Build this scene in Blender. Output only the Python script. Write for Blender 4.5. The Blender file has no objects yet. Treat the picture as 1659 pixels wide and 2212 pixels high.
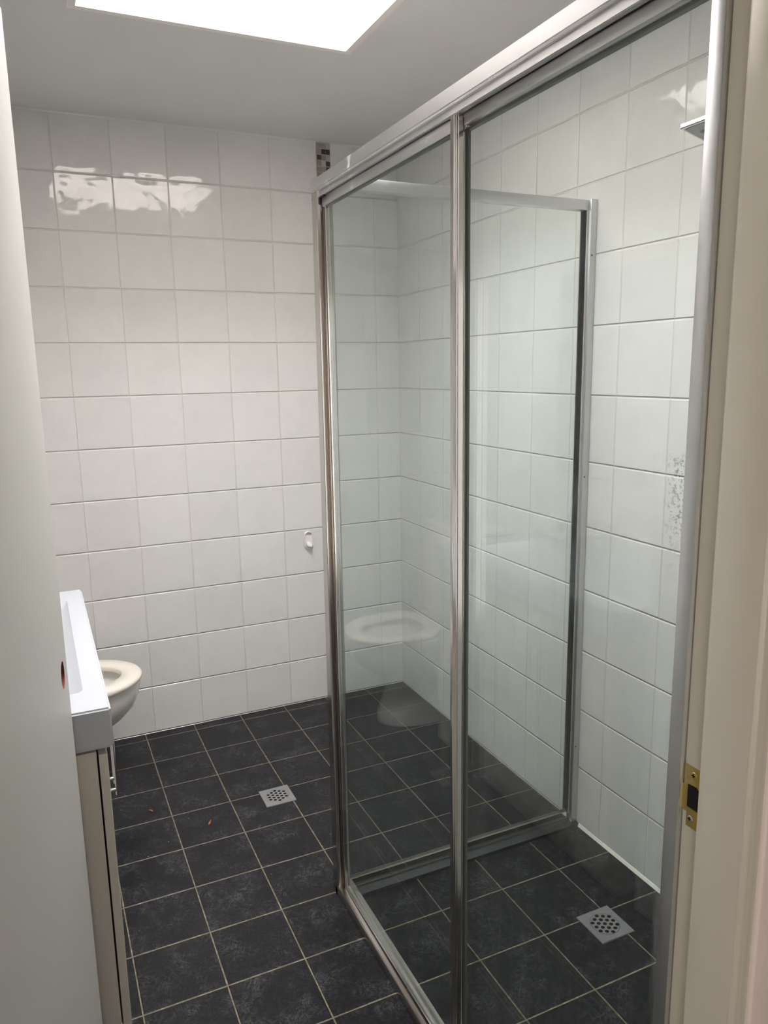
import bpy, bmesh, math, random
from mathutils import Vector, Matrix
S = bpy.context.scene
COL = S.collection
random.seed(7)
PI = math.pi

# ------------------------------------------------------------------ camera, light, exposure
cam_d = bpy.data.cameras.new('camera')
cam_d.sensor_fit = 'AUTO'; cam_d.sensor_width = 36.0
cam_d.lens = 36.0 * 1634.92 / 2212.0
cam_d.clip_start = 0.02
cam = bpy.data.objects.new('camera', cam_d); COL.objects.link(cam)
R_ = Vector((0.90720216, -0.42038324, -0.01619162))
U_ = Vector((0.09275053, 0.16232173, 0.98236907))
F_ = Vector((0.41034325, 0.89270913, -0.18624939))
cam.matrix_world = Matrix(((R_.x, U_.x, -F_.x, -0.51211), (R_.y, U_.y, -F_.y, -3.10325),
                           (R_.z, U_.z, -F_.z, 1.49145), (0, 0, 0, 1)))
S.camera = cam
W = bpy.data.worlds.new('world'); S.world = W; W.use_nodes = True
W.node_tree.nodes['Background'].inputs[0].default_value = (0.62, 0.74, 0.95, 1)
W.node_tree.nodes['Background'].inputs[1].default_value = 0.02
SKY_EMIT = 38.0          # daylight coming through the skylight diffuser
HALL_FILL = 5.0           # strength of the glowing pane added in the unseen hall
S.view_settings.view_transform = 'Standard'; S.view_settings.look = 'None'
S.view_settings.gamma = 1.0; S.view_settings.use_curve_mapping = False
S.view_settings.exposure = 0.0
try:
    S.cycles.transparent_max_bounces = 24; S.cycles.max_bounces = 14
    S.cycles.diffuse_bounces = 8; S.cycles.glossy_bounces = 8
except Exception: pass

# ------------------------------------------------------------------ node helpers
class NT:
    def __init__(s, name):
        s.m = bpy.data.materials.new(name); s.m.use_nodes = True
        s.t = s.m.node_tree; s.t.nodes.clear()
        s.out = s.n('ShaderNodeOutputMaterial')
    def n(s, k, **kw):
        x = s.t.nodes.new(k)
        for a, b in kw.items(): setattr(x, a, b)
        return x
    def L(s, a, b): s.t.links.new(a, b)
    def set(s, sock, v):
        if isinstance(v, bpy.types.NodeSocket): s.L(v, sock)
        else: sock.default_value = v
    def math(s, op, a, b=None, c=None, clamp=False):
        x = s.n('ShaderNodeMath', operation=op); x.use_clamp = clamp
        for i, v in enumerate((a, b, c)):
            if v is not None: s.set(x.inputs[i], v)
        return x.outputs[0]
    def sstep(s, v, lo, hi, a=0.0, b=1.0):
        x = s.n('ShaderNodeMapRange', interpolation_type='SMOOTHSTEP')
        s.set(x.inputs[0], v)
        for i, q in enumerate((lo, hi, a, b)): x.inputs[i + 1].default_value = q
        return x.outputs[0]
    def lin(s, v, lo, hi, a, b):
        x = s.n('ShaderNodeMapRange'); s.set(x.inputs[0], v)
        for i, q in enumerate((lo, hi, a, b)): x.inputs[i + 1].default_value = q
        return x.outputs[0]
    def mix(s, f, a, b):
        x = s.n('ShaderNodeMix', data_type='RGBA'); s.set(x.inputs[0], f)
        s.set(x.inputs[6], a); s.set(x.inputs[7], b); return x.outputs[2]
    def pos(s):
        g = s.n('ShaderNodeNewGeometry'); sp = s.n('ShaderNodeSeparateXYZ'); s.L(g.outputs[0], sp.inputs[0])
        s.g = g; return g.outputs[0], sp.outputs[0], sp.outputs[1], sp.outputs[2]
    def noise(s, vec, sc, det=2.0, rough=.5, dist=0.0):
        x = s.n('ShaderNodeTexNoise'); s.L(vec, x.inputs['Vector'])
        x.inputs['Scale'].default_value = sc; x.inputs['Detail'].default_value = det
        x.inputs['Roughness'].default_value = rough; x.inputs['Distortion'].default_value = dist
        return x.outputs[0]
    def bump(s, h, dist, strength=1.0, normal=None):
        b = s.n('ShaderNodeBump'); b.inputs['Strength'].default_value = strength
        b.inputs['Distance'].default_value = dist; s.set(b.inputs['Height'], h)
        if normal is not None: s.L(normal, b.inputs['Normal'])
        return b.outputs[0]
    def bsdf(s, col, rough, metal=0.0, normal=None, ior=1.5, coat=0.0, spec=None):
        b = s.n('ShaderNodeBsdfPrincipled')
        s.set(b.inputs['Base Color'], col); s.set(b.inputs['Roughness'], rough); s.set(b.inputs['Metallic'], metal)
        b.inputs['IOR'].default_value = ior
        if coat: b.inputs['Coat Weight'].default_value = coat; b.inputs['Coat Roughness'].default_value = .05
        if spec is not None: b.inputs['Specular IOR Level'].default_value = spec
        if normal is not None: s.L(normal, b.inputs['Normal'])
        s.L(b.outputs[0], s.out.inputs[0]); return b
def c(r, g, b):
    f = lambda v: (v / 255.0) / 12.92 if v <= 10 else (((v / 255.0) + .055) / 1.055) ** 2.4
    return (f(r), f(g), f(b), 1)

# ------------------------------------------------------------------ materials
def plain(name, col, rough=.5, metal=0.0, var=.04, nscale=6.0, bumpd=0.0, bscale=60.0, **kw):
    m = NT(name); P, x, y, z = m.pos()
    n = m.noise(P, nscale, 3.0)
    k = m.lin(n, .3, .7, 1 - var, 1 + var)
    cc = m.n('ShaderNodeVectorMath', operation='SCALE'); cc.inputs[0].default_value = col[:3]; m.L(k, cc.inputs['Scale'])
    rr = m.lin(n, .3, .7, rough * .9, rough * 1.1)
    nm = m.bump(m.noise(P, bscale, 3.0), bumpd) if bumpd else None
    m.bsdf(cc.outputs[0], rr, metal, nm, **kw); return m.m

def wall_tile(name, axis, segs):
    """glazed white wall tiles 200 x 200 with pale grout; segs = list of (lo, hi, origin, pitch) along the wall"""
    m = NT(name); P, x, y, z = m.pos()
    u = x if axis == 'x' else y
    fr = None
    ids = None
    for i, (lo, hi, o, p) in enumerate(segs):
        a = m.math('DIVIDE', m.math('SUBTRACT', u, o), p)
        fl = m.math('FLOOR', a); f = m.math('SUBTRACT', a, fl)
        d = m.math('MULTIPLY', m.math('MINIMUM', f, m.math('SUBTRACT', 1.0, f)), p)
        if fr is None: fr, ids = d, fl
        else:
            sel = m.math('GREATER_THAN', u, lo)
            mx = m.n('ShaderNodeMix', data_type='FLOAT'); m.L(sel, mx.inputs[0]); m.L(fr, mx.inputs[2]); m.L(d, mx.inputs[3]); fr = mx.outputs[0]
            ids = m.math('ADD', ids, m.math('MULTIPLY', sel, 37.3))
    a = m.math('DIVIDE', m.math('SUBTRACT', z, 0.0024), 0.2)
    fz = m.math('FLOOR', a); f = m.math('SUBTRACT', a, fz)
    dz = m.math('MULTIPLY', m.math('MINIMUM', f, m.math('SUBTRACT', 1.0, f)), .2)
    gh = m.sstep(dz, .0011, .0017, 1, 0); gv = m.sstep(fr, .0008, .0013, 1, 0)
    g = m.math('MAXIMUM', gh, gv)
    hh = m.sstep(dz, .0004, .0045, 0, 1); hv = m.sstep(fr, .0004, .0035, 0.45, 1)
    H = m.math('MINIMUM', hh, hv)
    # every tile has its own gentle warp in the glaze
    cmb = m.n('ShaderNodeCombineXYZ'); m.L(ids, cmb.inputs[0]); m.L(fz, cmb.inputs[1])
    off = m.n('ShaderNodeVectorMath', operation='SCALE'); m.L(cmb.outputs[0], off.inputs[0]); off.inputs['Scale'].default_value = 3.7
    add = m.n('ShaderNodeVectorMath', operation='ADD'); m.L(P, add.inputs[0]); m.L(off.outputs[0], add.inputs[1])
    w1 = m.noise(add.outputs[0], 8.0, 2.0, .5)
    fade = m.sstep(m.math('MINIMUM', dz, fr), .001, .022)
    w1 = m.math('ADD', .5, m.math('MULTIPLY', m.math('SUBTRACT', w1, .5), fade))
    nb = m.bump(w1, .0042)
    nb = m.bump(H, .0030, 1.0, nb)
    wn = m.n('ShaderNodeTexWhiteNoise', noise_dimensions='3D'); m.L(cmb.outputs[0], wn.inputs[0])
    tcol = m.mix(m.lin(wn.outputs[0], 0, 1, 0, 1), c(214, 213, 211), c(220, 219, 217))
    mott = m.sstep(m.noise(add.outputs[0], 14.0, 3.0, .55), .42, .72)
    tcol = m.mix(m.math('MULTIPLY', mott, .25), tcol, c(205, 204, 203))
    col = m.mix(g, tcol, c(212, 209, 203))
    rough = m.lin(g, 0, 1, .05, .6)
    m.bsdf(col, rough, 0, nb); return m.m

def floor_tile():
    m = NT('charcoal_floor_tile'); P, x, y, z = m.pos()
    def ax(v, o):
        a = m.math('DIVIDE', m.math('SUBTRACT', v, o), .2011)
        fl = m.math('FLOOR', a); f = m.math('SUBTRACT', a, fl)
        return fl, m.math('MULTIPLY', m.math('MINIMUM', f, m.math('SUBTRACT', 1.0, f)), .2011)
    fx, dx = ax(x, -.4048); fy, dy = ax(y, -.0549)
    d = m.math('MINIMUM', dx, dy)
    wob = m.lin(m.noise(P, 90.0, 2.0), .3, .7, -.0003, .0003)
    g = m.sstep(m.math('ADD', d, wob), .0013, .0021, 1, 0)
    cmb = m.n('ShaderNodeCombineXYZ'); m.L(fx, cmb.inputs[0]); m.L(fy, cmb.inputs[1])
    off = m.n('ShaderNodeVectorMath', operation='SCALE'); m.L(cmb.outputs[0], off.inputs[0]); off.inputs['Scale'].default_value = 5.3
    add = m.n('ShaderNodeVectorMath', operation='ADD'); m.L(P, add.inputs[0]); m.L(off.outputs[0], add.inputs[1]); Q = add.outputs[0]
    def ridge(sc, w, dist):
        n = m.noise(Q, sc, 4.0, .6, dist)
        return m.sstep(m.math('ABSOLUTE', m.math('SUBTRACT', n, .5)), 0.0, w, 1, 0)
    r1 = ridge(22.0, .030, 1.2); r2 = ridge(46.0, .045, 1.0)
    patch = m.sstep(m.noise(Q, 11.0, 3.0, .6), .42, .68)
    v = m.math('MULTIPLY', m.math('ADD', m.math('MULTIPLY', r1, .55), m.math('MULTIPLY', r2, .5)), m.math('ADD', .18, patch))
    cl = m.noise(Q, 60.0, 4.0, .7)
    v = m.math('ADD', v, m.math('MULTIPLY', m.sstep(cl, .5, .8), m.math('MULTIPLY', patch, .5)), clamp=True)
    base = m.mix(v, c(24, 23, 26), c(76, 76, 81))
    # pale flecks of dust and paint
    vo = m.n('ShaderNodeTexVoronoi'); vo.inputs['Scale'].default_value = 13.0; m.L(P, vo.inputs['Vector'])
    wn = m.n('ShaderNodeTexWhiteNoise', noise_dimensions='3D'); m.L(vo.outputs['Color'], wn.inputs[0])
    sp = m.math('MULTIPLY', m.sstep(vo.outputs['Distance'], .012, .022, 1, 0), m.math('GREATER_THAN', wn.outputs[0], .62))
    gcol = m.mix(m.sstep(m.noise(P, 35.0, 3.0, .7), .42, .7), c(110, 102, 82), c(146, 140, 122))
    col = m.mix(g, base, gcol)
    col = m.mix(sp, col, c(190, 188, 180))
    H = m.math('ADD', m.sstep(d, .0008, .0035, 0, 1), m.math('MULTIPLY', m.noise(P, 70.0, 3.0), .15))
    nb = m.bump(H, .0012)
    rough = m.math('ADD', m.lin(g, 0, 1, .30, .8), m.lin(patch, 0, 1, 0, .08))
    m.bsdf(col, rough, 0, nb, spec=.2); return m.m

def glass_mat(name, tint, scum=False, faint=0.0):
    """toughened glass: straight-through tint plus a Fresnel mirror reflection"""
    m = NT(name); P, x, y, z = m.pos()
    dot = m.n('ShaderNodeVectorMath', operation='DOT_PRODUCT'); m.L(m.g.outputs['Incoming'], dot.inputs[0]); m.L(m.g.outputs['Normal'], dot.inputs[1])
    ca = m.math('ABSOLUTE', dot.outputs['Value'])
    F = m.math('ADD', .045, m.math('MULTIPLY', .955, m.math('POWER', m.math('SUBTRACT', 1.0, ca, clamp=True), 5.0)))
    tr = m.n('ShaderNodeBsdfTransparent'); tr.inputs[0].default_value = tint
    gl = m.n('ShaderNodeBsdfGlossy'); gl.inputs['Roughness'].default_value = 0.0
    mx = m.n('ShaderNodeMixShader'); m.L(F, mx.inputs[0]); m.L(tr.outputs[0], mx.inputs[1]); m.L(gl.outputs[0], mx.inputs[2])
    di = m.n('ShaderNodeBsdfDiffuse'); di.inputs[0].default_value = c(205, 208, 204)
    # water marks: faint vertical streaks that thicken towards the bottom
    mp = m.n('ShaderNodeMapping'); mp.inputs['Scale'].default_value = (1, 1, .06); m.L(P, mp.inputs[0])
    st = m.sstep(m.noise(mp.outputs[0], 55.0, 4.0, .7), .48, .75)
    low = m.lin(z, 0.0, 1.2, .045, .012)
    k = m.math('MULTIPLY', st, low)
    k = m.math('ADD', k, .006)
    if scum:
        # speckled soap scum beside the wall channel
        reg = m.math('MULTIPLY', m.sstep(y, -2.405, -2.425, 0, 1), m.math('MULTIPLY', m.sstep(z, 1.25, 1.30, 0, 1), m.sstep(z, 1.375, 1.39, 1, 0)))
        vo = m.n('ShaderNodeTexNoise'); vo.inputs['Scale'].default_value = 210.0; vo.inputs['Detail'].default_value = 3.0; m.L(P, vo.inputs['Vector'])
        sp = m.math('MULTIPLY', m.sstep(vo.outputs[0], .56, .62), reg)
        reg2 = m.math('MULTIPLY', m.sstep(y, -2.41, -2.435, 0, 1), m.sstep(z, 1.22, 1.26, 1, 0))
        k = m.math('ADD', k, m.math('MULTIPLY', reg2, m.math('MULTIPLY', st, .16)))
        dd = m.n('ShaderNodeBsdfDiffuse'); dd.inputs[0].default_value = c(120, 126, 124)
    m2 = m.n('ShaderNodeMixShader'); m.L(k, m2.inputs[0]); m.L(mx.outputs[0], m2.inputs[1]); m.L(di.outputs[0], m2.inputs[2])
    o = m2.outputs[0]
    if scum:
        m3 = m.n('ShaderNodeMixShader'); m.L(m.math('MULTIPLY', sp, .4), m3.inputs[0]); m.L(o, m3.inputs[1]); m.L(dd.outputs[0], m3.inputs[2]); o = m3.outputs[0]
    m.L(o, m.out.inputs[0]); return m.m

def emit_mat(name, col, s):
    m = NT(name); e = m.n('ShaderNodeEmission'); e.inputs[0].default_value = col; e.inputs[1].default_value = s
    m.L(e.outputs[0], m.out.inputs[0]); return m.m

def metal(name, col, rough, wear=0.0):
    m = NT(name); P, x, y, z = m.pos()
    n = m.noise(P, 22.0, 5.0, .65)
    rr = m.lin(n, .3, .7, rough * .93, rough * 1.07)
    k = m.sstep(n, .60, .74)
    cc = m.mix(m.math('MULTIPLY', k, wear), col, c(236, 236, 232))
    b = m.bsdf(cc, rr, m.math('SUBTRACT', 1.0, m.math('MULTIPLY', k, wear))); return m.m

M = {}
M['tile_back'] = wall_tile('white_wall_tile_back', 'x', [(-9, .66, -.1636, .2004), (.66, 9, .6955, .1945)])
M['tile_right'] = wall_tile('white_wall_tile_right', 'y', [(-9, 9, -1.6095, .2014)])
M['tile_left'] = wall_tile('white_wall_tile_left', 'y', [(-9, 9, -.08, .2004)])
M['tile_front'] = wall_tile('white_wall_tile_front', 'x', [(-9, 9, -.1636, .2004)])
M['floor'] = floor_tile()
M['ceil'] = plain('ceiling_paint', c(216, 215, 214), .85, var=.02, bumpd=.0004, bscale=90)
M['shaft'] = plain('shaft_paint', c(232, 227, 223), .8, var=.015)
M['sky'] = emit_mat('skylight_diffuser', (1.0, .992, .985, 1), SKY_EMIT)
M['frame_paint'] = plain('door_frame_gloss_paint', c(192, 186, 172), .32, var=.015)
M['casing'] = plain('casing_paint', c(226, 212, 204), .5, var=.015)
M['track_dark'] = metal('dark_sill_aluminium', c(104, 108, 110), .30)  # darker grey metal for the return panel's sill flange
M['door_paint'] = plain('door_satin_paint', c(186, 185, 180), .42, var=.02, nscale=2)
M['raw_wood'] = plain('raw_door_core', c(118, 48, 30), .8, var=.3, nscale=60)
M['hall'] = plain('hall_wall_paint', c(226, 216, 210), .7, var=.02)
M['alu'] = metal('worn_aluminium', c(190, 190, 190), .38, .40)
M['alu_bright'] = metal('polished_aluminium', c(210, 206, 202), .13, .0)
M['alu_satin'] = metal('satin_aluminium', c(206, 207, 208), .38, .0)
M['alu_dark'] = metal('shadowed_channel_aluminium', c(120, 118, 112), .3)
M['chrome'] = metal('chrome', c(225, 226, 228), .06)
M['stainless'] = metal('brushed_stainless', c(188, 188, 190), .33)
M['gasket'] = plain('glazing_gasket', c(84, 90, 82), .5)
M['spray_face'] = plain('grey_spray_face', c(128, 134, 140), .3)
M['black'] = plain('black_plastic', c(12, 12, 12), .5)
M['hole'] = plain('dark_cavity', c(3, 3, 3), .9)
M['glass_door'] = glass_mat('sliding_glass', (.942, .972, .966, 1))
M['glass_fixed'] = glass_mat('fixed_glass', (.942, .972, .966, 1), scum=True)
M['glass_return'] = glass_mat('return_glass', (.956, .980, .975, 1))
M['porcelain'] = plain('white_porcelain', c(232, 231, 228), .07, var=.01)
M['seat'] = plain('cream_plastic_seat', c(226, 218, 208), .22, var=.01)
M['basin'] = plain('white_moulded_basin', c(182, 184, 189), .16, var=.008)
M['cab'] = plain('gloss_white_cabinet', c(206, 198, 186), .16, var=.015)
M['brass'] = metal('worn_brass', c(196, 172, 100), .32, .25)
M['mirror'] = metal('mirror_silver', c(235, 238, 236), .01)
M['paper'] = plain('toilet_paper', c(236, 234, 230), .95, var=.03, bumpd=.0004, bscale=150)
M['card'] = plain('cardboard_core', c(140, 118, 92), .9)
M['silicone'] = plain('white_silicone', c(226, 226, 216), .4)
M['leaf'] = plain('dry_leaf', c(150, 92, 52), .8, var=.3, nscale=120)
M['plastic_white'] = plain('white_plastic', c(232, 230, 228), .25)
M['tilecut'] = plain('mosaic_grout', c(176, 172, 164), .7)
for i, q in enumerate([(150, 145, 136), (176, 174, 170), (64, 57, 51), (138, 129, 118), (165, 163, 158)]):
    M['mos%d' % i] = plain('mosaic_glass_%s' % 'abcde'[i], c(*q), .12, var=.05, nscale=40)
M['water'] = plain('bowl_water', c(150, 152, 150), .02)

# ------------------------------------------------------------------ mesh helpers
WM = {}
def wm(o):
    return WM.get(o.name, Matrix.Identity(4))
def thing(name, loc, label=None, cat=None, group=None, kind=None, rot=None, parent=None):
    o = bpy.data.objects.new(name, None); COL.objects.link(o); o.empty_display_size = .05
    Mx = Matrix.Translation(Vector(loc)) @ (rot if rot is not None else Matrix.Identity(4))
    o.matrix_world = Mx; WM[o.name] = Mx
    if label: o['label'] = label
    if cat: o['category'] = cat
    if group: o['group'] = group
    if kind: o['kind'] = kind
    return o
def obj(name, bm, mats, parent=None, local=False, smooth=None, label=None):
    """link bm (given in world coordinates, or in the parent's space when local) as one mesh object"""
    if not isinstance(mats, (list, tuple)): mats = [mats]
    bmesh.ops.recalc_face_normals(bm, faces=bm.faces)
    if parent is None and not local:
        # origin at the base centre of the mesh
        xs = [v.co for v in bm.verts]
        mn = Vector((min(v.x for v in xs), min(v.y for v in xs), min(v.z for v in xs)))
        mx = Vector((max(v.x for v in xs), max(v.y for v in xs), max(v.z for v in xs)))
        org = Vector(((mn.x + mx.x) / 2, (mn.y + mx.y) / 2, mn.z))
        Mx = Matrix.Translation(org)
    elif parent is not None: Mx = wm(parent)
    else: Mx = Matrix.Identity(4)
    if not local: bm.transform(Mx.inverted())
    me = bpy.data.meshes.new(name); bm.to_mesh(me); bm.free()
    for k in mats: me.materials.append(M[k] if isinstance(k, str) else k)
    if smooth is not None:
        me.shade_smooth() if smooth else None
        if smooth and smooth is not True: me.set_sharp_from_angle(angle=math.radians(smooth))
    o = bpy.data.objects.new(name, me); COL.objects.link(o)
    if parent is not None:
        o.parent = parent; WM[o.name] = Mx
    else:
        o.matrix_world = Mx; WM[o.name] = Mx
    if label: o['label'] = label
    return o
def tag(o, label=None, cat=None, group=None, kind=None):
    if label: o['label'] = label
    if cat: o['category'] = cat
    if group: o['group'] = group
    if kind: o['kind'] = kind
    return o
def struct(name, bm, mats, label=None, **kw):
    o = obj(name, bm, mats, **kw); o['kind'] = 'structure'
    if label: o['label'] = label
    return o
def box(bm, x0, x1, y0, y1, z0, z1, bev=0.0, seg=2, mi=0):
    vs = [bm.verts.new(p) for p in ((x0, y0, z0), (x1, y0, z0), (x1, y1, z0), (x0, y1, z0), (x0, y0, z1), (x1, y0, z1), (x1, y1, z1), (x0, y1, z1))]
    fs = [bm.faces.new([vs[i] for i in q]) for q in ((3, 2, 1, 0), (4, 5, 6, 7), (0, 1, 5, 4), (1, 2, 6, 5), (2, 3, 7, 6), (3, 0, 4, 7))]
    for f in fs: f.material_index = mi
    if bev > 0:
        es = list({e for f in fs for e in f.edges})
        bmesh.ops.bevel(bm, geom=es, offset=bev, segments=seg, affect='EDGES', profile=.5)
    return bm
def B(*a, **k): return box(bmesh.new(), *a, **k)
def prism(bm, pts, axis, a0, a1, bev=0.0):
    """extrude a 2D outline: axis 'y' -> pts are (x,z); 'x' -> (y,z); 'z' -> (x,y)"""
    def P(p, a):
        return {'y': (p[0], a, p[1]), 'x': (a, p[0], p[1]), 'z': (p[0], p[1], a)}[axis]
    A = [bm.verts.new(P(p, a0)) for p in pts]; Bv = [bm.verts.new(P(p, a1)) for p in pts]
    fs = [bm.faces.new(A), bm.faces.new(Bv[::-1])]
    n = len(pts)
    for i in range(n): fs.append(bm.faces.new((A[i], A[(i + 1) % n], Bv[(i + 1) % n], Bv[i])))
    if bev: bmesh.ops.bevel(bm, geom=list({e for f in fs for e in f.edges}), offset=bev, segments=2, affect='EDGES')
    return bm
def cyl(bm, p0, p1, r0, r1=None, n=24, cap=True, mi=0):
    p0, p1 = Vector(p0), Vector(p1); r1 = r0 if r1 is None else r1
    d = (p1 - p0).normalized(); a = d.orthogonal().normalized(); b = d.cross(a)
    r = []
    for p, rr in ((p0, r0), (p1, r1)):
        r.append([bm.verts.new(p + (a * math.cos(2 * PI * i / n) + b * math.sin(2 * PI * i / n)) * rr) for i in range(n)])
    for i in range(n):
        f = bm.faces.new((r[0][i], r[0][(i + 1) % n], r[1][(i + 1) % n], r[1][i])); f.material_index = mi
    if cap:
        f = bm.faces.new(r[0][::-1]); f.material_index = mi; f = bm.faces.new(r[1]); f.material_index = mi
    return bm
def tube(bm, pts, r, n=12, closed=False):
    pts = [Vector(p) for p in pts]; rings = []; up = Vector((.3, .2, 1)).normalized()
    N = len(pts)
    for i, p in enumerate(pts):
        a = pts[(i - 1) % N] if (closed or i) else p; b = pts[(i + 1) % N] if (closed or i < N - 1) else p
        d = (b - a).normalized(); u = d.cross(up).normalized(); v = u.cross(d)
        rr = r[i] if isinstance(r, (list, tuple)) else r
        rings.append([bm.verts.new(p + (u * math.cos(2 * PI * k / n) + v * math.sin(2 * PI * k / n)) * rr) for k in range(n)])
    for i in range(N if closed else N - 1):
        A, C = rings[i], rings[(i + 1) % N]
        for k in range(n): bm.faces.new((A[k], A[(k + 1) % n], C[(k + 1) % n], C[k]))
    if not closed: bm.faces.new(rings[0][::-1]); bm.faces.new(rings[-1])
    return bm
def loft(bm, rings, cap0=True, cap1=True):
    R = [[bm.verts.new(p) for p in r] for r in rings]; n = len(R[0])
    for A, C in zip(R, R[1:]):
        for k in range(n): bm.faces.new((A[k], A[(k + 1) % n], C[(k + 1) % n], C[k]))
    if cap0: bm.faces.new(R[0][::-1])
    if cap1: bm.faces.new(R[-1])
    return bm

CE = 2.402               # ceiling height
YF = -2.485              # inner face of the door wall
XL, XR = -.90, 1.0

# ------------------------------------------------------------------ room shell
bm = bmesh.new(); box(bm, -1.6, 2.2, -4.3, .1, -.06, 0)
struct('floor', bm, 'floor', 'charcoal mottled square floor tiles with beige grout')
struct('wall_back', B(XL - .1, XR + .1, 0, .1, 0, CE + .05), 'tile_back', 'far wall of square white glazed tiles')
struct('wall_right', B(XR, XR + .1, YF - .1, .1, 0, CE + .05), 'tile_right', 'white tiled wall behind the shower glass')
struct('wall_left', B(XL - .1, XL, YF - .1, .1, 0, CE + .05), 'tile_left', 'white tiled wall behind the vanity and toilet')
DL, DR, DT = -.612, .17, 2.06    # door opening
bm = bmesh.new()
box(bm, XL - .1, DL - .02, YF - .085, YF, 0, CE + .05); box(bm, DR + .02, XR + .1, YF - .085, YF, 0, CE + .05)
box(bm, DL - .02, DR + .02, YF - .085, YF, DT + .02, CE + .05)
struct('wall_front', bm, 'tile_front', 'tiled wall holding the doorway')
# hall beyond the door
struct('wall_hall_right', B(1.35, 1.45, -4.2, YF - .085, 0, CE + .05), 'hall')
struct('wall_hall_left', B(-1.5, -1.4, -4.2, YF - .085, 0, CE + .05), 'hall')
struct('wall_hall_rear', B(-1.5, 1.45, -4.3, -4.2, 0, CE + .05), 'hall')
bm = bmesh.new()
box(bm, XR - .3, 1.36, YF - .10, YF - .0855, 0, CE + .02); box(bm, -1.41, DL - .085, YF - .10, YF - .0855, 0, CE + .02)
box(bm, DR + .085, XR - .3, YF - .10, YF - .0855, 0, CE + .02); box(bm, DL - .085, DR + .085, YF - .10, YF - .0855, DT + .09, CE + .02)
struct('wall_hall_front', bm, 'hall', 'pale painted hall side of the doorway wall')
# ceiling with the skylight opening
SX0, SX1, SY0, SY1 = -.318, .4135, -1.76, -.875
bm = bmesh.new()
box(bm, -1.6, SX0, -4.3, .1, CE, CE + .04); box(bm, SX1, 2.0, -4.3, .1, CE, CE + .04)
box(bm, SX0, SX1, SY1, .1, CE, CE + .04); box(bm, SX0, SX1, -4.3, SY0, CE, CE + .04)
struct('ceiling', bm, 'ceil', 'flat grey white painted ceiling')
w1 = thing('window_1', ((SX0 + SX1) / 2, (SY0 + SY1) / 2, CE), 'bright white lined skylight shaft in the ceiling', kind='structure')
HZ = 3.06
def shaft_ring(e, z, g=0.0):
    fl = .10 * g
    return [(SX0 - e - fl, SY0 - e, z), (SX1 + e + fl, SY0 - e, z), (SX1 + e + fl, SY1 + e + fl * .3, z), (SX0 - e - fl, SY1 + e + fl * .3, z)]
bm = bmesh.new()
r0 = shaft_ring(0, CE - .003); r1 = shaft_ring(0, HZ, 1); q0 = shaft_ring(.02, CE - .003); q1 = shaft_ring(.02, HZ, 1)
V = [[bm.verts.new(p) for p in r] for r in (r0, r1, q1, q0)]
for a in range(4):
    for k in range(4): bm.faces.new((V[a][k], V[a][(k + 1) % 4], V[(a + 1) % 4][(k + 1) % 4], V[(a + 1) % 4][k]))
obj('shaft_lining', bm, 'shaft', w1)
bm = bmesh.new()
rr = shaft_ring(.019, HZ - .004, 1); loft(bm, [rr, [(p[0], p[1], HZ + .01) for p in rr]])
obj('diffuser_panel', bm, 'sky', w1)
# mosaic strip
bm = bmesh.new()
MX0, MX1 = .6370, .6950
box(bm, MX0, MX1, -.004, .0, 0.002, CE - .001)
pat = [[0, 0, 4], [0, 2, 2], [2, 3, 4], [3, 1, 2], [3, 0, 2], [3, 2, 1], [0, 3, 1]]
z = CE - .004; r = 0
while z > .02:
    row = pat[r] if r < len(pat) else [random.choice((0, 1, 2, 3, 4, 0, 3)) for _ in range(3)]
    for k in range(3):
        a = MX0 + .0012 + k * .01905
        box(bm, a, a + .0175, -.0062, -.004, z - .0212, z - .0022, mi=row[k] + 1)
    z -= .0226; r += 1
struct('trim_1', bm, ['tilecut', 'mos0', 'mos1', 'mos2', 'mos3', 'mos4'], 'vertical strip of small brown and grey mosaic tiles')
# silicone bead along the shower floor
bm = bmesh.new(); prism(bm, [(XR - .007, 0), (XR + .001, 0), (XR + .001, .009), (XR - .002, .008)], 'y', YF, -1.29)
struct('trim_2', bm, 'silicone', 'white silicone bead at the foot of the shower wall')
# ceiling joint bead on the back wall
bm = bmesh.new(); prism(bm, [(-.005, CE), (.001, CE), (.001, CE - .006)], 'x', XL, XR)
struct('trim_3', bm, 'ceil', 'thin filler line between tiles and ceiling')

# ------------------------------------------------------------------ door frame and strike plate
def frame_profile(s, x0):
    """plan outline of the jamb on one side; s=+1 right jamb, -1 left"""
    P = [(0, YF + .001), (0, YF - .030), (-.010, YF - .031), (-.0125, YF - .034), (-.0125, YF - .094), (-.010, YF - .0985), (-.004, YF - .1015),
         (.004, YF - .1025), (.0165, YF - .1025), (.0165, YF - .086), (.019, YF - .086), (.019, YF + .001)]
    return [(x0 + s * a, b) for a, b in P]
fr = thing('trim_4', (DR + .02, YF - .05, 0), 'cream gloss painted door jamb with rebate and stop', kind='structure')
STR = dict(y0=-2.513, y1=-2.4865, z0=.936, z1=1.015)
bm = bmesh.new(); prism(bm, frame_profile(1, DR), 'z', 0, DT + .08)
es = [e for e in bm.edges if abs(e.verts[0].co.z - e.verts[1].co.z) > 1]
bmesh.ops.bevel(bm, geom=es, offset=.0018, segments=3, affect='EDGES')
obj('jamb', bm, 'frame_paint', fr, smooth=50)
bm = bmesh.new(); prism(bm, frame_profile(-1, DL), 'z', 0, DT + .08)
es = [e for e in bm.edges if abs(e.verts[0].co.z - e.verts[1].co.z) > 1]
bmesh.ops.bevel(bm, geom=es, offset=.0018, segments=3, affect='EDGES')
obj('jamb', bm, 'frame_paint', fr, smooth=50)
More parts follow.
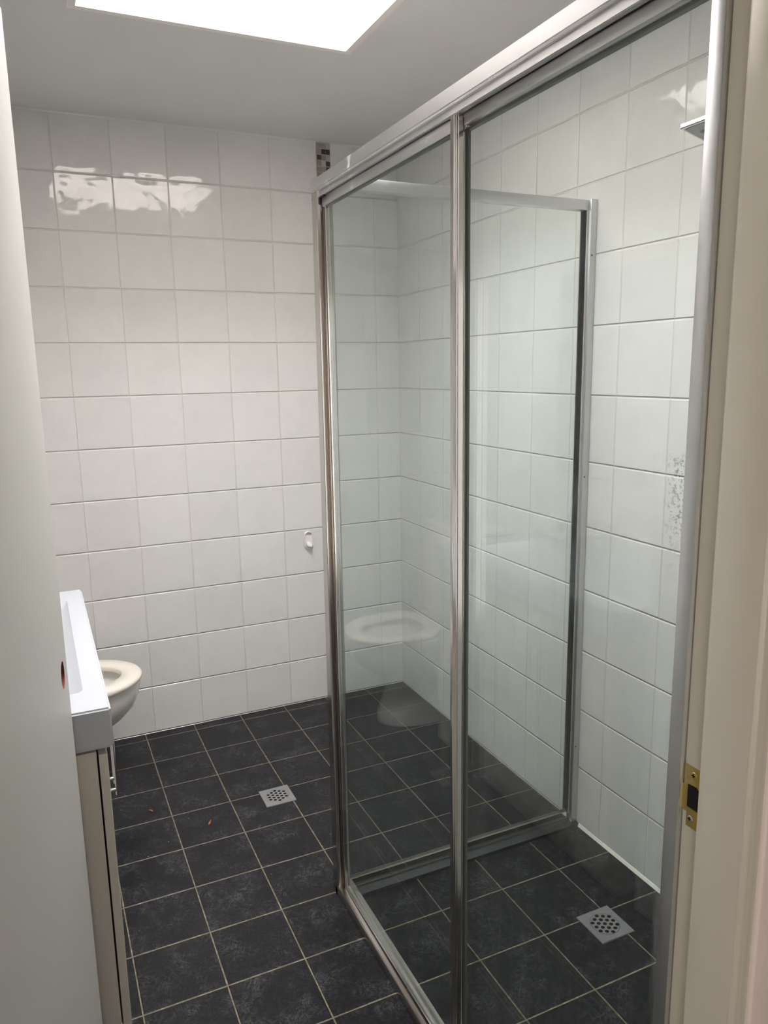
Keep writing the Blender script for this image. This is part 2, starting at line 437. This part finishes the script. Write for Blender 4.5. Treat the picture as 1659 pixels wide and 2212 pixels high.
for a, b in ((DR + .008, DR + .068), (DL - .068, DL - .008)):
    bm = bmesh.new(); box(bm, a, b, YF - .1085, YF - .0866, 0, DT + .075, .004, 3)
    obj('architrave', bm, 'casing', fr, smooth=40)
bm = bmesh.new(); box(bm, DL + .001, DR - .001, YF - .10, YF, DT, DT + .019, .0015); box(bm, DL + .001, DR - .001, YF - .10, YF - .034, DT - .012, DT + .0, .0015)
box(bm, DL - .06, DR + .06, YF - .106, YF - .087, DT + .005, DT + .07, .003)
obj('head_jamb', bm, 'frame_paint', fr)
# strike plate: brass plate with latch hole, curved lip, two screws
sp = thing('strike_plate', (DR, (STR['y0'] + STR['y1']) / 2, STR['z0']), 'worn brass strike plate with black latch hole on the cream door jamb', 'strike plate')
def plate_hole(bm, X, th, outer, hole):
    o = [(X, y, z) for y, z in outer]; h = [(X, y, z) for y, z in hole]
    n = len(o); R = []
    for dx in (0, -th):
        R.append(([bm.verts.new((p[0] + dx, p[1], p[2])) for p in o], [bm.verts.new((p[0] + dx, p[1], p[2])) for p in h]))
    for k in range(n):
        j = (k + 1) % n
        for (A, Bh) in R: bm.faces.new((A[k], A[j], Bh[j], Bh[k]))
        bm.faces.new((R[0][0][k], R[0][0][j], R[1][0][j], R[1][0][k]))
        bm.faces.new((R[0][1][k], R[0][1][j], R[1][1][j], R[1][1][k]))
y0, y1, z0, z1 = STR['y0'], STR['y1'], STR['z0'], STR['z1']
outer = [(y1, z1), (y0, z1), (y0, z0 + .004), (y0 + .004, z0), (y1 - .006, z0), (y1 - .006, z0 + .018), (-2.4775, .955), (-2.4765, .962), (-2.4765, .983), (-2.4785, .986), (y1, .989), (y1, .995)]
hole = [(-2.4925, .991), (-2.5055, .992), (-2.5085, .989), (-2.509, .962), (-2.5085, .9605), (-2.494, .961), (-2.4925, .9615), (-2.4922, .963), (-2.4921, .965), (-2.4921, .985), (-2.4922, .9885), (-2.4923, .990)]
bm = bmesh.new(); plate_hole(bm, DR + .0005, .0017, outer, hole)
obj('plate', bm, 'brass', sp)
bm = bmesh.new(); box(bm, DR - .0006, DR - .0002, -2.5086, -2.4923, .9612, .9915)
obj('latch_hole', bm, 'hole', sp, label='black latch hole')
for yy, zz, mt in ((-2.5005, 1.0055, 'brass'), (-2.4985, .9475, 'stainless')):
    bm = bmesh.new(); cyl(bm, (DR - .001, yy, zz), (DR - .0026, yy, zz), .0042, .0034, 20)
    s = obj('screw', bm, mt, sp)
    bm = bmesh.new(); box(bm, DR - .0029, DR - .0024, yy - .0026, yy + .0026, zz - .0007, zz + .0007); box(bm, DR - .0029, DR - .0024, yy - .0007, yy + .0007, zz - .0026, zz + .0026)
    obj('screw_recess', bm, 'hole', s)

# ------------------------------------------------------------------ the open door leaf
dvec = Vector((-.497 + .597, -1.70 + 2.468, 0)); DW = dvec.length
ang = math.atan2(dvec.y, dvec.x)
HX, HY = -.597, -2.468
d1 = thing('door_1', (HX, HY, .012), 'white painted door leaf standing open with a bare knob hole', kind='structure', rot=Matrix.Rotation(ang, 4, 'Z'))
# local: x along the leaf, -y side faces the room
TH = .035; HD = 2.028; hx, hz, hr = DW - .062, .985 - .012, .0235
bm = bmesh.new(); n = 48
ringd = {}
def dsq(i):
    a = 2 * PI * i / n; cx, sx = math.cos(a), math.sin(a); k = .05 / max(abs(cx), abs(sx)); return cx * k, sx * k
for side, yy in (('f', 0), ('b', TH)):
    ci = [bm.verts.new((hx + hr * math.cos(2 * PI * i / n), yy, hz + hr * math.sin(2 * PI * i / n))) for i in range(n)]
    sq = [bm.verts.new((hx + dsq(i)[0], yy, hz + dsq(i)[1])) for i in range(n)]
    for i in range(n): bm.faces.new((ci[i], ci[(i + 1) % n], sq[(i + 1) % n], sq[i]))
    ringd[side] = (ci, sq)
    X = [0, hx - .05, hx + .05, DW]; Z = [0, hz - .05, hz + .05, HD]
    G = [[bm.verts.new((a, yy, b)) for b in Z] for a in X]
    for a in range(3):
        for b in range(3):
            if a == 1 and b == 1: continue
            bm.faces.new((G[a][b], G[a + 1][b], G[a + 1][b + 1], G[a][b + 1]))
    ringd[side + 'g'] = G
for i in range(n):
    f = bm.faces.new((ringd['f'][0][i], ringd['f'][0][(i + 1) % n], ringd['b'][0][(i + 1) % n], ringd['b'][0][i])); f.material_index = 1
G, Hh = ringd['fg'], ringd['bg']
def edge(A, Bb): bm.faces.new((A[0], A[1], Bb[1], Bb[0]))
for k in range(3):
    edge((G[0][k], G[0][k + 1]), (Hh[0][k], Hh[0][k + 1])); edge((G[3][k], G[3][k + 1]), (Hh[3][k], Hh[3][k + 1]))
    edge((G[k][0], G[k + 1][0]), (Hh[k][0], Hh[k + 1][0])); edge((G[k][3], G[k + 1][3]), (Hh[k][3], Hh[k + 1][3]))
bmesh.ops.remove_doubles(bm, verts=bm.verts, dist=1e-5)
obj('door_leaf', bm, ['door_paint', 'raw_wood'], d1, local=True)
bm = bmesh.new(); cyl(bm, (DW - .03, TH * .5, hz), (DW - .062 + .022, TH * .5, hz), .011, n=20)
box(bm, DW - .002, DW + .001, TH * .5 - .0125, TH * .5 + .0125, hz - .03, hz + .03, .001)
obj('latch_faceplate', bm, 'stainless', d1, local=True)
for hzz in (.2, 1.75):
    bm = bmesh.new(); cyl(bm, (-.006, TH + .002, hzz), (-.006, TH + .002, hzz + .1), .006, n=16); box(bm, -.002, .0, TH - .03, TH, hzz, hzz + .1)
    obj('hinge', bm, 'stainless', d1, local=True)

# ------------------------------------------------------------------ shower screen
sc = thing('shower_screen', (.6, -1.86, 0), 'framed glass shower enclosure with sliding door and worn aluminium frame', 'shower screen')
XO = .160; HT = 1.945
# header rail, open channel below
bm = bmesh.new()
prism(bm, [(XO, HT), (XO, HT - .026), (XO + .006, HT - .029), (XO + .006, HT - .039), (XO + .002, HT - .041), (XO + .002, HT - .046), (XO + .012, HT - .046),
           (XO + .012, HT - .030), (XO + .040, HT - .030), (XO + .040, HT - .046), (XO + .052, HT - .046), (XO + .052, HT)], 'y', YF, -1.238, 0)
bmesh.ops.bevel(bm, geom=[e for e in bm.edges if abs(e.verts[0].co.y - e.verts[1].co.y) > 1], offset=.0012, segments=2, affect='EDGES')
obj('header_rail', bm, 'alu', sc, smooth=40)
# bottom track
bm = bmesh.new()
prism(bm, [(XO, 0), (XO, .024), (XO + .003, .029), (XO + .014, .030), (XO + .0150, .006), (XO + .0262, .006), (XO + .0265, .033), (XO + .029, .033), (XO + .0295, .020),
           (XO + .040, .024), (XO + .053, .022), (XO + .055, 0)], 'y', YF, -1.262, 0)
bmesh.ops.bevel(bm, geom=[e for e in bm.edges if abs(e.verts[0].co.y - e.verts[1].co.y) > 1], offset=.0008, segments=2, affect='EDGES')
obj('bottom_track', bm, 'alu_bright', sc, smooth=40)
# corner post: outer flange, recessed channel, inner leg
bm = bmesh.new()
prism(bm, [(XO, -1.245), (XO, -1.279), (XO + .003, -1.281), (XO + .018, -1.281), (XO + .018, -1.303), (XO + .029, -1.305), (XO + .031, -1.262), (XO + .050, -1.260), (XO + .050, -1.245)], 'z', 0, HT - .030)
bmesh.ops.bevel(bm, geom=[e for e in bm.edges if abs(e.verts[0].co.z - e.verts[1].co.z) > 1], offset=.0012, segments=2, affect='EDGES')
box(bm, XO + .0150, XO + .0185, -1.288, -1.286, .03, HT - .04); box(bm, XO + .0150, XO + .0185, -1.297, -1.295, .03, HT - .04)
obj('corner_post', bm, 'alu_bright', sc, smooth=40)
bm = bmesh.new(); box(bm, XO + .004, XO + .019, -1.290, -1.281, HT - .060, HT - .046, .001); box(bm, XO + .003, XO + .012, -1.320, -1.290, HT - .049, HT - .0455, .0005)
obj('top_guide_block', bm, 'black', sc)
# wall channels
bm = bmesh.new(); box(bm, XO + .003, XO + .052, YF + .001, YF + .022, 0, HT - .046, .002)
box(bm, XO + .008, XO + .030, YF + .022, YF + .026, .03, HT - .046, .0008)
obj('wall_channel', bm, 'alu_satin', sc, smooth=40)
bm = bmesh.new(); box(bm, XR - .022, XR - .0005, -1.300, -1.255, 0, HT + .008, .0015); box(bm, XR - .030, XR - .022, -1.292, -1.262, .04, HT - .02, .001)
obj('wall_channel', bm, 'alu_satin', sc, smooth=40)
for zz in (1.80, 1.16, .28):
    bm = bmesh.new(); cyl(bm, (XR - .016, -1.3005, zz), (XR - .016, -1.3018, zz), .0028, n=14)
    obj('channel_screw', bm, 'gasket', sc)
# return panel
rp = obj('return_panel', B(XO + .034, XR - .026, -1.2805, -1.2745, .035, HT - .012), 'glass_return', sc, label='fixed end pane')
bm = bmesh.new(); box(bm, XO + .052, XR - .022, -1.291, -1.264, HT - .022, HT + .006, .0012); obj('top_rail', bm, 'alu_satin', rp, smooth=40)
bm = bmesh.new()
prism(bm, [(-1.2865, .010), (-1.2865, .0455), (-1.2850, .046), (-1.2835, .046), (-1.2825, .040), (-1.2725, .040), (-1.2715, .046), (-1.2695, .046), (-1.2685, .010)], 'x', XO + .032, XR - .001)
bmesh.ops.bevel(bm, geom=[e for e in bm.edges if abs(e.verts[0].co.x - e.verts[1].co.x) > .5], offset=.0008, segments=2, affect='EDGES')
obj('bottom_rail', bm, 'alu_bright', rp, smooth=40)
bm = bmesh.new(); prism(bm, [(-1.314, 0), (-1.313, .008), (-1.290, .014), (-1.2885, .018), (-1.2870, .018), (-1.2868, .012), (-1.266, .012), (-1.264, 0)], 'x', XO + .032, XR - .001)
obj('sill_flange', bm, 'track_dark', rp)
bm = bmesh.new(); box(bm, XR - .030, XR - .026, -1.2905, -1.2655, .046, HT - .022); box(bm, XO + .031, XO + .034, -1.284, -1.2655, .046, HT - .030)
obj('glazing_seal', bm, 'gasket', rp)
# sliding door
XD = XO + .014
sd = obj('sliding_door', B(XD - .003, XD + .003, -1.938, -1.318, .045, HT - .060), 'glass_door', sc, label='sliding glass door leaf')
bm = bmesh.new(); box(bm, XD - .006, XD + .010, -1.922, -1.296, HT - .069, HT - .0475, .0012); obj('top_rail', bm, 'alu', sd, smooth=40)
bm = bmesh.new(); box(bm, XD - .005, XD + .009, -1.922, -1.312, .024, .050, .0012); obj('bottom_rail', bm, 'alu_bright', sd, smooth=40)
bm = bmesh.new()
prism(bm, [(XD - .012, -1.924), (XD - .0135, -1.930), (XD - .0135, -1.942), (XD - .011, -1.948), (XD + .001, -1.948), (XD + .001, -1.924)], 'z', .022, HT - .046)
bmesh.ops.bevel(bm, geom=[e for e in bm.edges if abs(e.verts[0].co.z - e.verts[1].co.z) > 1], offset=.0022, segments=4, affect='EDGES')
obj('stile', bm, 'alu_bright', sd, smooth=50)
bm = bmesh.new(); box(bm, XD - .005, XD + .005, -1.316, -1.310, .03, HT - .048, .001); obj('stile', bm, 'alu_bright', sd)
bm = bmesh.new(); box(bm, XD - .0035, XD + .0035, -1.922, -1.318, HT - .0725, HT - .069); obj('glazing_seal', bm, 'gasket', sd)
# fixed panel
XP = XO + .031
fp = obj('fixed_panel', B(XP - .003, XP + .003, YF + .022, -1.932, .035, HT - .060), 'glass_fixed', sc, label='fixed pane beside the doorway')
bm = bmesh.new(); box(bm, XP - .017, XP + .008, YF + .020, -1.9485, HT - .064, HT - .046, .0012); obj('top_rail', bm, 'alu', fp, smooth=40)
bm = bmesh.new(); box(bm, XP - .0045, XP + .0045, YF + .020, -1.931, HT - .0675, HT - .064); box(bm, XP - .0015, XP + .0035, -1.937, -1.931, .035, HT - .064)
obj('glazing_seal', bm, 'gasket', fp)
bm = bmesh.new(); box(bm, XP - .005, XP + .008, YF + .020, -1.931, .018, .036, .001); obj('bottom_rail', bm, 'alu_satin', fp, smooth=40)
bm = bmesh.new()
prism(bm, [(XP - .012, -1.905), (XP - .012, -1.927), (XP - .010, -1.930), (XP - .001, -1.932), (XP + .0035, -1.930), (XP + .0035, -1.905)], 'z', .018, HT - .046)
bmesh.ops.bevel(bm, geom=[e for e in bm.edges if abs(e.verts[0].co.z - e.verts[1].co.z) > 1], offset=.0018, segments=4, affect='EDGES')
obj('stile', bm, 'alu_bright', fp, smooth=50)

# ------------------------------------------------------------------ shower head
HC = Vector((.661, -2.128, 1.871)); rot = Matrix.Rotation(math.radians(14), 4, 'Y')
sh = thing('overhead_shower', (.66, YF, 1.96), 'square chrome overhead shower head on a wall arm inside the enclosure', 'shower head')
bm = bmesh.new(); box(bm, -.1, .1, -.1, .1, 0, .009, .0015)
bm.transform(Matrix.Translation(HC) @ rot); hp = obj('spray_plate', bm, 'alu_bright', sh)
bm = bmesh.new(); box(bm, -.094, .094, -.094, .094, -.0010, .0003); bm.transform(Matrix.Translation(HC) @ rot); obj('spray_face', bm, 'spray_face', hp, label='grey spray face')
for i in range(5):
    for j in range(5):
        bm = bmesh.new(); cyl(bm, (-.072 + .036 * i, -.072 + .036 * j, -.0008), (-.072 + .036 * i, -.072 + .036 * j, -.0026), .0056, .0046, 14)
        bm.transform(Matrix.Translation(HC) @ rot); obj('nozzle', bm, 'gasket', hp)
bm = bmesh.new(); t = Matrix.Translation(HC) @ rot
cyl(bm, (0, 0, .009), (0, 0, .024), .018, .013); bm.transform(t); obj('swivel_joint', bm, 'chrome', sh, smooth=40)
top = t @ Vector((0, 0, .028))
pts = [top + Vector((0, 0, -.006)), top + Vector((0, 0, .018)), top + Vector((0, -.012, .04)), top + Vector((0, -.04, .055)), Vector((top.x, -2.3, top.z + .058)), Vector((top.x, YF + .004, top.z + .058))]
bm = bmesh.new(); tube(bm, pts, .0105, 16); obj('arm', bm, 'chrome', sh, smooth=60)
bm = bmesh.new(); cyl(bm, (top.x, YF, top.z + .058), (top.x, YF + .010, top.z + .058), .028, .024, 28); obj('wall_flange', bm, 'chrome', sh, smooth=40)

# ------------------------------------------------------------------ floor drains
def drain(cx, cy, label, rotg):
    L = .0545
    d = thing('floor_drain', (cx, cy, 0), label, 'floor drain')
    bm = bmesh.new(); n = 32; R = .0395
    def sq(i, s):
        a = 2 * PI * i / n; k = s / max(abs(math.cos(a)), abs(math.sin(a))); return math.cos(a) * k, math.sin(a) * k
    rings = [[(sq(i, L)[0], sq(i, L)[1], .0003) for i in range(n)], [(sq(i, L - .001)[0], sq(i, L - .001)[1], .0028) for i in range(n)],
             [(R * math.cos(2 * PI * i / n), R * math.sin(2 * PI * i / n), .0028) for i in range(n)], [(R * math.cos(2 * PI * i / n), R * math.sin(2 * PI * i / n), .0006) for i in range(n)]]
    loft(bm, rings, False, False); obj('drain_frame', bm, 'stainless', d, local=True)
    g = .0390
    bm = bmesh.new()
    cyl(bm, (0, 0, .0008), (0, 0, .0027), g, g - .0004, 48); gr = obj('grate', bm, 'stainless', d, local=True, smooth=30)
    bm = bmesh.new(); s = .0118
    for i in range(-2, 3):
        for j in range(-4, 5):
            x = i * s * 1.0; y = j * s * .56 * 1.0 * 2 / 2
            if (i + j) % 2: continue
            x, y = i * .0142, j * .0082
            if math.hypot(x, y) > .0340: continue
            a = rotg; X = x * math.cos(a) - y * math.sin(a); Y = x * math.sin(a) + y * math.cos(a)
            m = 10; vs = []
            for k in range(m):
                t = 2 * PI * k / m; ex = .0058 * math.cos(t); ey = .0052 * math.sin(t)
                vs.append(bm.verts.new((X + ex * math.cos(a) - ey * math.sin(a), Y + ex * math.sin(a) + ey * math.cos(a), .00285)))
            f = bm.faces.new(vs)
            e = bmesh.ops.extrude_face_region(bm, geom=[f])
            for v in e['geom']:
                if isinstance(v, bmesh.types.BMVert): v.co.z = .0024
    obj('grate_hole', bm, 'hole', gr, local=True)['kind'] = 'stuff'
    return d
drain(.156, -.699, 'square stainless floor drain with round grate on open floor outside the shower', 0)
drain(.770, -1.704, 'square stainless floor drain on the shower floor behind the glass', 0.0)

# ------------------------------------------------------------------ robe hook on the back wall
hk = thing('wall_hook', (.544, 0, .715), 'small white oval robe hook stuck on the tiled wall beside the shower post', 'hook')
hw, hh2 = .0195, .0395; hc = Vector((.544, 0, .755))
def stad(s, y, n=40):
    P = []
    for i in range(n):
        a = 2 * PI * i / n; P.append((hc.x + math.cos(a) * (hw - s), y, hc.z + math.sin(a) * (hw - s) + (1 if math.sin(a) >= 0 else -1) * (hh2 - hw)))
    return P
bm = bmesh.new(); loft(bm, [stad(0, .0), stad(0, -.008), stad(.0015, -.0115), stad(.0042, -.0115), stad(.0052, -.010), stad(.0056, -.002)], True, True)
obj('back_plate', bm, 'plastic_white', hk, smooth=35)
bm = bmesh.new()
loft(bm, [[(hc.x + .0125 * math.cos(a) * k, -y, hc.z - .019 - z + .012 * math.sin(a) * k) for a in [2 * PI * i / 20 for i in range(20)]]
          for k, y, z in ((1.05, .004, 0), (1.0, .012, 0), (.7, .018, .003), (.3, .020, .006))])
obj('hook_tongue', bm, 'plastic_white', hk, smooth=40)
bm = bmesh.new(); tube(bm, [(hc.x + .004, -.006, hc.z - .012), (hc.x + .006, -.020, hc.z - .022), (hc.x + .007, -.028, hc.z - .030), (hc.x + .007, -.034, hc.z - .026), (hc.x + .007, -.036, hc.z - .016)], [.0045, .004, .0038, .0035, .003], 12)
obj('hook_prong', bm, 'plastic_white', hk, smooth=60)

# ------------------------------------------------------------------ toilet
TY = -.335
tl = thing('toilet', (-.55, TY, 0), 'white toilet with open seat and raised lid beside the vanity', 'toilet')
def egg(x0, x1, hw, z, n=48, p=2.0, sq=.55):
    """outline from the hinge side (x0) to the rounded front (x1)"""
    P = []; xm = x0 + (x1 - x0) * .42
    for i in range(n):
        a = 2 * PI * i / n; ca, sa = math.cos(a), math.sin(a)
        if ca >= 0: x = xm + (x1 - xm) * ca; y = hw * sa
        else:
            x = xm + (xm - x0) * math.copysign(abs(ca) ** sq, ca); y = hw * math.copysign(abs(sa) ** (.8), sa)
        P.append((x, TY + y, z))
    return P
rings = [egg(-.700, -.378, .113, 0.0), egg(-.705, -.375, .114, .03), egg(-.705, -.380, .112, .05), egg(-.705, -.400, .108, .10), egg(-.705, -.415, .106, .16), egg(-.705, -.405, .112, .20), egg(-.705, -.345, .136, .24),
         egg(-.705, -.302, .155, .267), egg(-.705, -.269, .168, .299), egg(-.705, -.248, .177, .341), egg(-.705, -.240, .182, .385), egg(-.705, -.241, .182, .396), egg(-.705, -.245, .178, .400)]
inner = [egg(-.585, -.282, .135, .400), egg(-.58, -.288, .128, .385), egg(-.56, -.315, .108, .33), egg(-.53, -.370, .075, .28), egg(-.50, -.42, .045, .262)]
bm = bmesh.new(); loft(bm, rings + inner, True, True)
obj('bowl', bm, 'porcelain', tl, smooth=60)
bm = bmesh.new(); loft(bm, [egg(-.54, -.345, .088, .298), egg(-.54, -.345, .088, .300)]); obj('water', bm, 'water', tl)
bm = bmesh.new()
loft(bm, [egg(-.575, -.305, .112, .404), egg(-.625, -.234, .184, .404), egg(-.627, -.231, .186, .410), egg(-.625, -.233, .184, .418), egg(-.618, -.242, .176, .423),
          egg(-.583, -.298, .120, .423), egg(-.577, -.304, .113, .418), egg(-.575, -.305, .112, .404)], False, False)
obj('seat', bm, 'seat', tl, smooth=60)
def lid(x, inset):
    P = []; n = 48
    for i in range(n):
        a = 2 * PI * i / n; ca, sa = math.cos(a), math.sin(a); zm = .62
        if sa >= 0: z = zm + (.815 - inset - zm) * sa; y = (.183 - inset) * ca
        else: z = zm + (zm - .435 - inset) * math.copysign(abs(sa) ** .55, sa); y = (.183 - inset) * math.copysign(abs(ca) ** .8, ca)
        P.append((x - (z - .43) * .06, TY + y, z))
    return P
bm = bmesh.new(); loft(bm, [lid(-.668, .004), lid(-.664, 0), lid(-.652, 0), lid(-.648, .005)], True, True)
obj('lid', bm, 'seat', tl, smooth=45)
for s in (-.075, .075):
    bm = bmesh.new(); cyl(bm, (-.645, TY + s - .018, .425), (-.645, TY + s + .018, .425), .011, n=18)
    obj('hinge', bm, 'seat', tl, smooth=40)
bm = bmesh.new(); box(bm, -.885, -.715, TY - .185, TY + .185, .40, .80, .022, 4); obj('cistern', bm, 'porcelain', tl, smooth=45)
bm = bmesh.new(); box(bm, -.890, -.708, TY - .190, TY + .190, .801, .828, .010, 3); cl = obj('cistern_lid', bm, 'porcelain', tl, smooth=45)
bm = bmesh.new(); cyl(bm, (-.80, TY, .826), (-.80, TY, .836), .026, .024, 28); obj('flush_button', bm, 'chrome', cl, smooth=40)
bm = bmesh.new(); box(bm, -.893, -.66, TY - .105, TY + .105, .33, .405, .015, 3); obj('rear_shelf', bm, 'porcelain', tl, smooth=45)

# ------------------------------------------------------------------ vanity
VY0, VY1 = -1.645, -.745; VX = -.426; VT = .860
ba = thing('vanity_basin', (-.66, -1.195, VT - .083), 'white rectangular moulded basin top on the vanity cabinet', 'basin')
bm = bmesh.new(); box(bm, XL + .003, VX, VY0, VY1, VT - .083, VT, 0)
# cut a sloping trough in the top face
topf = max(bm.faces, key=lambda f: f.calc_center_median().z)
bmesh.ops.delete(bm, geom=[topf], context='FACES_ONLY')
bmesh.ops.holes_fill
tv = [(XL + .003, VY0), (VX, VY0), (VX, VY1), (XL + .003, VY1)]
def rr_(x0, x1, y0, y1, r, z, n=6, sag=0.0):
    P = []
    for cxx, cyy, a0 in ((x0 + r, y0 + r, PI), (x1 - r, y0 + r, 1.5 * PI), (x1 - r, y1 - r, 0), (x0 + r, y1 - r, .5 * PI)):
        for k in range(n + 1):
            a = a0 + .5 * PI * k / n; P.append((cxx + r * math.cos(a), cyy + r * math.sin(a), z))
    return P
bx0, bx1, by0, by1 = -.80, -.470, -1.545, -.845
o = rr_(XL + .0032, VX - .0002, VY0 + .0002, VY1 - .0002, .0005, VT)
rings = [o, rr_(bx0, bx1, by0, by1, .018, VT), rr_(bx0 + .002, bx1 - .002, by0 + .002, by1 - .002, .017, VT - .002), rr_(bx0 + .012, bx1 - .035, by0 + .02, by1 - .05, .03, VT - .045),
         rr_(bx0 + .03, bx1 - .07, by0 + .05, by1 - .10, .03, VT - .060)]
loft(bm, rings, False, True)
bmesh.ops.remove_doubles(bm, verts=bm.verts, dist=.0012)
es = [e for e in bm.edges if all(abs(v.co.z - VT) < .001 for v in e.verts) and (all(v.co.x > VX - .001 for v in e.verts) or all(v.co.y < VY0 + .001 for v in e.verts) or all(v.co.y > VY1 - .001 for v in e.verts))]
es += [e for e in bm.edges if abs(e.verts[0].co.z - e.verts[1].co.z) > .05 and e.verts[0].co.x > VX - .001]
bmesh.ops.bevel(bm, geom=es, offset=.004, segments=3, affect='EDGES')
es = [e for e in bm.edges if all(abs(v.co.z - VT + .083) < .001 for v in e.verts)]
bmesh.ops.bevel(bm, geom=es, offset=.006, segments=3, affect='EDGES')
obj('basin_top', bm, 'basin', ba, smooth=35)
bm = bmesh.new(); cyl(bm, (-.66, -1.19, VT - .0605), (-.66, -1.19, VT - .056), .024, .022, 28); obj('waste_plug', bm, 'chrome', ba, smooth=40)

vc = thing('vanity_cabinet', (-.67, -1.195, 0), 'glossy off white vanity cabinet with chrome handles under the basin', 'vanity cabinet')
CZ = VT - .083
bm = bmesh.new(); box(bm, XL + .005, -.4595, VY0 + .004, VY1 - .004, .10, CZ - .004, .001); box(bm, XL + .005, -.50, VY0 + .02, VY1 - .02, CZ - .006, CZ - .0005)
obj('carcass', bm, 'cab', vc)
bm = bmesh.new(); box(bm, XL + .02, -.495, VY0 + .01, VY1 - .01, 0, .10, .001); obj('kickboard', bm, 'cab', vc)
FX0, FX1 = -.456, -.4395
def vhandle(p, x, y, z0, z1):
    bm = bmesh.new(); box(bm, x + .024, x + .031, y - .0035, y + .0035, z0, z1, .0025, 3)
    for zz in (z0 + .014, z1 - .014): cyl(bm, (x, y, zz), (x + .026, y, zz), .0048, n=14)
    obj('handle', bm, 'chrome', p, smooth=45)
def hhandle(p, x, z, y0, y1):
    bm = bmesh.new(); box(bm, x + .024, x + .031, y0, y1, z - .0035, z + .0035, .0025, 3)
    for yy in (y0 + .014, y1 - .014): cyl(bm, (x, yy, z), (x + .026, yy, z), .0048, n=14)
    obj('handle', bm, 'chrome', p, smooth=45)
zt = CZ - .012
d = obj('door', B(FX0, FX1, -1.641, -1.332, .105, zt, .0015), 'cab', vc); vhandle(d, FX1, -1.355, .515, .665)
d = obj('door', B(FX0, FX1, -1.328, -1.080, .105, zt, .0015), 'cab', vc); vhandle(d, FX1, -1.300, .515, .665)
for a, b in ((.105, .318), (.322, .535), (.539, zt)):
    d = obj('drawer', B(FX0, FX1, -1.076, -.749, a, b, .0015), 'cab', vc); hhandle(d, FX1, (a + b) / 2 + .03, -1.0, -.84)

# tap
mx = thing('basin_mixer', (-.848, -1.15, VT), 'chrome single lever mixer tap on the basin, seen reflected in the glass', 'tap')
bm = bmesh.new(); cyl(bm, (-.848, -1.15, VT), (-.848, -1.15, VT + .008), .027, .025, 28); cyl(bm, (-.848, -1.15, VT + .006), (-.848, -1.15, VT + .088), .021, .022, 28)
obj('body', bm, 'chrome', mx, smooth=40)
bm = bmesh.new(); tube(bm, [(-.85, -1.15, VT + .060), (-.80, -1.15, VT + .068), (-.745, -1.15, VT + .062), (-.725, -1.15, VT + .048)], [.014, .0125, .0115, .011], 16)
obj('spout', bm, 'chrome', mx, smooth=60)
bm = bmesh.new(); cyl(bm, (-.848, -1.15, VT + .089), (-.848, -1.15, VT + .104), .022, .018, 28); tube(bm, [(-.848, -1.15, VT + .100), (-.80, -1.15, VT + .112), (-.755, -1.15, VT + .116)], [.008, .007, .005], 12)
obj('lever', bm, 'chrome', mx, smooth=50)
# toilet roll lying on the far end of the basin top
tr = thing('toilet_roll', (-.842, -.85, VT), 'white toilet roll lying on its side at the far end of the basin', 'toilet roll')
bm = bmesh.new(); n = 40; R = .045; r = .020; zc = VT + R
def ringc(rad, y): return [(-.842 + rad * math.cos(2 * PI * i / n), y, zc + rad * math.sin(2 * PI * i / n)) for i in range(n)]
loft(bm, [ringc(r, -.80), ringc(R - .002, -.80), ringc(R, -.803), ringc(R, -.897), ringc(R - .002, -.90), ringc(r, -.90), ringc(r, -.80)], False, False)
obj('paper', bm, 'paper', tr, smooth=40)
bm = bmesh.new(); loft(bm, [ringc(r - .0002, -.801), ringc(r - .0002, -.899), ringc(r - .002, -.899), ringc(r - .002, -.801), ringc(r - .0002, -.801)], False, False)
obj('core', bm, 'card', tr)
# mirror over the basin
mi = thing('wall_mirror', (XL + .01, -1.195, 1.10), 'frameless rectangular mirror on the left wall above the basin', 'mirror')
bm = bmesh.new(); box(bm, XL + .0005, XL + .006, -1.60, -.79, 1.10, 1.81, 0); obj('mirror_backing', bm, 'plastic_white', mi)
bm = bmesh.new(); box(bm, XL + .0061, XL + .010, -1.60, -.79, 1.10, 1.81, .001); obj('mirror_glass', bm, 'mirror', mi)

# ------------------------------------------------------------------ debris on the floor
def chip(name, cx, cy, pts, lab):
    bm = bmesh.new(); prism(bm, [(cx + a, cy + b) for a, b in pts], 'z', .0004, .0022)
    for v in bm.verts: v.co.z += abs(v.co.x - cx) * .25
    tag(obj(name, bm, 'leaf'), lab, 'leaf')
chip('leaf_fragment', -.097, -.756, [(-.006, -.012), (-.001, -.010), (.006, .004), (.008, .013), (.002, .008), (-.004, -.002)], 'curled brown dry leaf scrap on the dark tiles, nearer the floor drain')
chip('leaf_fragment', -.262, -.595, [(-.009, .004), (-.003, .001), (.001, -.008), (.004, -.004), (.001, .004), (-.004, .007)], 'tiny brown dry leaf scrap on the dark tiles near the vanity and toilet')

# ------------------------------------------------------------------ glowing door-shaped pane, added in the unseen hall to light the jamb
d2 = thing('hall_fill_light', (-1.0, -4.19, 0), 'added glowing pane in the unseen hall, shaped like a glazed door', kind='structure')
bm = bmesh.new()
for a, b, e, f in ((-1.40, -1.32, 0, 2.04), (-.66, -.58, 0, 2.04), (-1.32, -.66, 0, .16), (-1.32, -.66, 1.92, 2.04)): box(bm, a, b, -4.199, -4.165, e, f, .002)
obj('glow_pane_frame', bm, 'frame_paint', d2)
obj('added_glow_pane', B(-1.32, -.66, -4.195, -4.185, .16, 1.92), emit_mat('added_hall_glow', (1, .955, .90, 1), HALL_FILL), d2)
